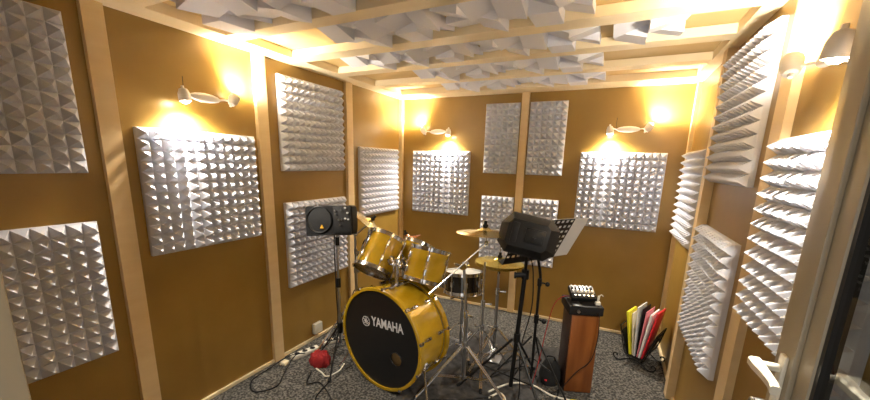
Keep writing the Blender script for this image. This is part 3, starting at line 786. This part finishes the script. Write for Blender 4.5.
# ---------------------------------------------------------------- magazine rack with folders
rk = V((2.55, 2.76, 0)); ra = R(55)
RM = Matrix.Translation(rk) @ Matrix.Rotation(R(-22), 4, 'Z')
rack = thing('magazine_rack', rk, 'black wrought-iron magazine rack filled with folders by the right wall', 'magazine rack')
def rt(name, pts, r=.005, sm=True):
    bm = new(); tube(bm, [P(RM, *p) for p in pts], r, 8, sm); return obj(name, bm, 'blackmetal', rack)
for y in (-.11, .11):
    rt('end_frame', [(-.13, y, .30), (-.085, y, .12), (-.04, y, .06), (.04, y, .06), (.085, y, .12), (.13, y, .30)])
    for s in (-1, 1):
        rt('scroll_foot', [(0, y, .06), (s*.06, y, .035), (s*.10, y, .010), (s*.135, y, .012), (s*.155, y, .035), (s*.145, y, .055), (s*.125, y, .05), (s*.128, y, .038)], .0055)
for s in (-1, 1):
    rt('side_rail', [(s*.13, -.11, .30), (s*.13, .11, .30)], .005, False)
    for k, z in ((.105, .20), (.085, .12), (.04, .06)):
        rt('side_bar', [(s*k, -.11, z), (s*k, .11, z)], .004, False)
for s_ in (-1, 1):
    bm = new(); box(bm, -.003, .003, -.105, .105, 0, .20, RM @ Matrix.Translation((s_*.058, 0, .07)) @ Matrix.Rotation(s_*R(17), 4, 'Y')); obj('side_panel', bm, 'black', rack, flat=True)
bm = new(); box(bm, -.055, .055, -.105, .105, .064, .070, RM)
obj('tray', bm, 'blackmetal', rack, flat=True)
def leaf(name, label, cat, x, ang, w, h, t, m, z0=.073, y=0, grp=None):
    L = RM @ Matrix.Translation((x, y, z0)) @ Matrix.Rotation(ang, 4, 'Y')
    bm = new(); box(bm, -t/2, t/2, -w/2, w/2, 0, h, L, bev=min(t*.3, .002))
    o = obj(name, bm, m); c = L @ V((0, 0, 0))
    for v in o.data.vertices: v.co -= c
    o.location = c; tag(o, label, cat, grp)
GP = 'folders and papers in the magazine rack'
leaf('folder', 'bright yellow folder leaning out on the left of the magazine rack', 'folder', -.040, R(-10), .18, .350, .018, 'yellow', grp=GP)
leaf('folder', 'thin cream folder just right of the yellow one in the rack', 'folder', -.022, R(-7), .18, .345, .008, 'papery', grp=GP)
leaf('folder', 'tallest white folder in the middle of the rack', 'folder', -.008, R(-3), .19, .405, .010, 'paper', grp=GP)
leaf('folder', 'slim black folder between white ones in the rack', 'folder', .003, R(0), .18, .400, .005, 'black', grp=GP)
leaf('folder', 'white folder with pink edge in the rack', 'folder', .012, R(3), .19, .385, .006, 'pink', grp=GP)
leaf('folder', 'thick white folder leaning against the red one', 'folder', .027, R(6), .19, .375, .014, 'paper', grp=GP)
leaf('folder', 'bright red folder leaning out on the right of the rack', 'folder', .045, R(9), .18, .400, .012, 'red', grp=GP)

# ---------------------------------------------------------------- rug beneath the stands
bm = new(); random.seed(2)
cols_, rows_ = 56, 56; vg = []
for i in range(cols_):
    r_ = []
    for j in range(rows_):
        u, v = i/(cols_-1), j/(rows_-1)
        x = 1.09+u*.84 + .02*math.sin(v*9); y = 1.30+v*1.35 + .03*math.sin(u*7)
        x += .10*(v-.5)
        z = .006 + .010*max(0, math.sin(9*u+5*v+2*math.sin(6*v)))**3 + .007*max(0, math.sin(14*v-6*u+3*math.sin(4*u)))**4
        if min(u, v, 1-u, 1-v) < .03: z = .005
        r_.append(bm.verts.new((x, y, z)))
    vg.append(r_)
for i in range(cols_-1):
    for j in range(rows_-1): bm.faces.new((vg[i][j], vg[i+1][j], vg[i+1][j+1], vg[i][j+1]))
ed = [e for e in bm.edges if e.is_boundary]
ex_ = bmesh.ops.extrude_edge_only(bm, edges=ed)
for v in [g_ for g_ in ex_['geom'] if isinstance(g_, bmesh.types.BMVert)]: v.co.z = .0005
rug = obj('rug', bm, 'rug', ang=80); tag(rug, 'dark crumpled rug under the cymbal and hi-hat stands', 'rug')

# ---------------------------------------------------------------- power strips, socket, red cloth
def strip(loc, rz, k, label):
    t = thing('power_strip', loc, label, 'power strip', 'white power strips by the left wall')
    m = Matrix.Translation(loc) @ Matrix.Rotation(rz, 4, 'Z')
    bm = new(); box(bm, 0, .065*k+.03, -.028, .028, .001, .034, m, bev=.005); obj('body', bm, 'whitepl', t)
    for i in range(k):
        bm = new(); c = m @ V((.045+.065*i, 0, .034)); lathe(bm, c, (0, 0, 1), [(.021, 0), (.021, .002), (.018, .002), (.016, .0005), (.001, .0005)], 20, True, True); obj('outlet', bm, 'black', t, 'dark outlet')
strip(V((.10, 1.46, 0)), R(72), 3, 'white power strip with dark outlets lying near the left wall, the nearer of two')
strip(V((.15, 1.75, 0)), R(60), 2, 'short white power strip with dark outlets, farther of two')
bm = new(); box(bm, 0, .035, -.045, .045, -.045, .045, bev=.004); wo = obj('wall_outlet', bm, 'whitepl'); wo.location = (T*0+.0, 1.83, .095)
tag(wo, 'white surface-mounted outlet box at the foot of the left wall', 'outlet')
plug = thing('plug', (.10, 1.38, 0), 'pale yellow plug lying on the carpet at the left end of the power strip', 'plug')
bm = new(); box(bm, .075, .135, 1.36, 1.41, .001, .030, bev=.006); obj('body', bm, 'papery', plug)
for x_ in (.085, .115):
    bm = new(); cyl(bm, (x_, 1.36, .018), (x_, 1.335, .018), .003, 8); obj('pin', bm, 'chrome', plug)
bm = new(); rs = []
rcx = V((.335, 1.52, 0))
for z, a in ((.0015, .075), (.03, .08), (.065, .074), (.085, .062), (.092, .03)):
    rs.append([rcx + V((a*math.cos(2*PI*k/20)*(1+.16*math.sin(3*k*.9+z*40)), a*.85*math.sin(2*PI*k/20)*(1+.14*math.cos(2*k+z*50)), z*(1+.10*math.sin(k*1.7)) if z > .01 else z)) for k in range(20)])
rings(bm, rs); o = obj('red_cloth', bm, 'redcloth'); 
for v in o.data.vertices: v.co -= rcx
o.location = rcx; tag(o, 'crumpled bright red cloth on the carpet beside the power strips', 'cloth')

# ---------------------------------------------------------------- cables
def cable(pts, r, m, label, name='cable'):
    bm = new(); tube(bm, pts, r, 7, True, 7); o = obj(name, bm, m)
    c = V(pts[0])
    for v in o.data.vertices: v.co -= c
    o.location = c; tag(o, label, 'cable')
z = .0055
cable([(.17, 1.53, .04), (.16, 1.44, .06), (.20, 1.30, z), (.28, 1.16, z), (.20, 1.05, z), (.08, 1.12, z), (.06, 1.26, z), (.10, 1.40, .045), (.125, 1.50, .045)], .0045, 'black', 'black cable looping over the carpet left of the power strips')
cable([(.22, 1.62, .04), (.30, 1.66, .10), (.42, 1.63, .30), (.458, 1.585, .60), (.45, 1.59, .95), (.44, 1.62, 1.02)], .004, 'black', 'black cable climbing from the power strip to the small monitor')
cable([(.22, 1.80, .04), (.30, 1.80, .20), (.36, 1.82, .36), (.40, 1.87, .50)], .004, 'black', 'black cable rising from the far power strip to the cymbal stand')
cable([(.36, 1.40, z), (.44, 1.28, z), (.50, 1.33, z), (.62, 1.28, z), (.74, 1.20, z), (.86, 1.10, z), (1.02, 1.10, z), (1.14, 1.22, z)], .0045, 'black', 'black cable running along the carpet in front of the bass drum')
cable([(.56, 1.36, z), (.60, 1.20, z), (.70, 1.08, z), (.84, 1.02, z), (.92, 1.12, z), (.80, 1.17, z)], .004, 'black', 'thin black cable curl on the carpet before the bass drum')
cable([(.36, 1.45, z), (.43, 1.43, z), (.50, 1.41, z), (.53, 1.50, z), (.50, 1.60, z)], .005, 'whitepl', 'short white cable on the carpet beside the red cloth')
cable([(1.60, 1.76, .024), (1.66, 1.86, .026), (1.74, 1.95, .024), (1.86, 1.98, .022), (1.99, 1.95, z), (2.12, 1.96, z), (2.24, 1.98, z)], .0065, 'whitepl', 'thick white cable crossing the floor in front of the wooden box')
cable([(1.62, 1.70, .024), (1.67, 1.78, .026), (1.72, 1.74, .026), (1.74, 1.64, .026), (1.77, 1.58, .02)], .0065, 'whitepl', 'short white cable branching toward the doorway at the monitor stand')
cable([(2.05, 2.16, .66), (1.98, 2.12, .66), (1.93, 2.08, .60), (1.90, 2.04, .42), (1.88, 1.98, .22), (1.85, 1.92, .025)], .003, 'redcloth', 'thin dark red cable dropping from the mixer toward the monitor stand')
cable([(2.215, 2.085, .60), (2.225, 2.055, .45), (2.20, 2.045, .28), (2.12, 2.02, .18), (2.04, 2.00, .05), (1.98, 1.97, z)], .003, 'black', 'thin dark cable hanging across the front of the wooden box')
cable([(1.80, 1.74, 1.02), (1.82, 1.80, .90), (1.825, 1.83, .65), (1.78, 1.82, .35), (1.80, 1.76, .03), (1.70, 1.66, .024)], .004, 'black', 'black cable hanging down the monitor stand')
cable([(1.64, 1.72, .026), (1.45, 1.58, .026), (1.30, 1.50, .026), (1.38, 1.42, .026), (1.55, 1.50, .026), (1.72, 1.60, .026)], .0055, 'black', 'black cable snaking on the rug in front of the boom stand')
cable([(1.86, 2.10, .024), (1.76, 2.20, .024), (1.62, 2.02, .026), (1.50, 1.86, .026), (1.36, 1.92, .026)], .005, 'black', 'black cable on the rug behind the monitor stand')
cable([(2.02, 2.10, z), (2.02, 1.90, z), (1.96, 1.80, z), (1.86, 1.78, .02)], .005, 'black', 'black cable from the wooden box to the monitor stand foot')
bm = new(); box(bm, -.03, .03, -.02, .02, 0, .03, bev=.006); yp = obj('yellow_plug', bm, 'yellow'); yp.location = (2.14, 1.925, .001); yp.rotation_euler.z = .3
tag(yp, 'small yellow plug on the carpet before the wooden box', 'plug')

# ---------------------------------------------------------------- world, camera
w = bpy.data.worlds.new('world'); w.use_nodes = True; bpy.context.scene.world = w
w.node_tree.nodes['Background'].inputs['Color'].default_value = (1, .95, .86, 1)
w.node_tree.nodes['Background'].inputs['Strength'].default_value = .35

yaw, pitch, roll, f, py = .4452, -.2103, .0266, 359.97, 239.04
cy, sy, cp, sp_ = math.cos(yaw), math.sin(yaw), math.cos(pitch), math.sin(pitch)
d = V((-sy*cp, cy*cp, sp_)); r0 = V((cy, sy, 0)); u0 = r0.cross(d)
r = r0*math.cos(roll) + u0*math.sin(roll); u = -r0*math.sin(roll) + u0*math.cos(roll)
cam = bpy.data.cameras.new('camera'); co = bpy.data.objects.new('camera', cam); col.objects.link(co)
mm = Matrix(((*r, 0), (*u, 0), (*(-d), 0), (0, 0, 0, 1))).transposed(); mm.translation = V((2.1845, -.3687, 1.5374)); co.matrix_world = mm
cam.sensor_width = 36; cam.lens = f/870*36; cam.shift_y = (py-200)/870; cam.clip_start = .02
sc = bpy.context.scene; sc.camera = co
sc.view_settings.view_transform = 'Standard'; sc.view_settings.look = 'None'; sc.view_settings.gamma = 1
sc.view_settings.use_curve_mapping = False; sc.view_settings.exposure = 1.9
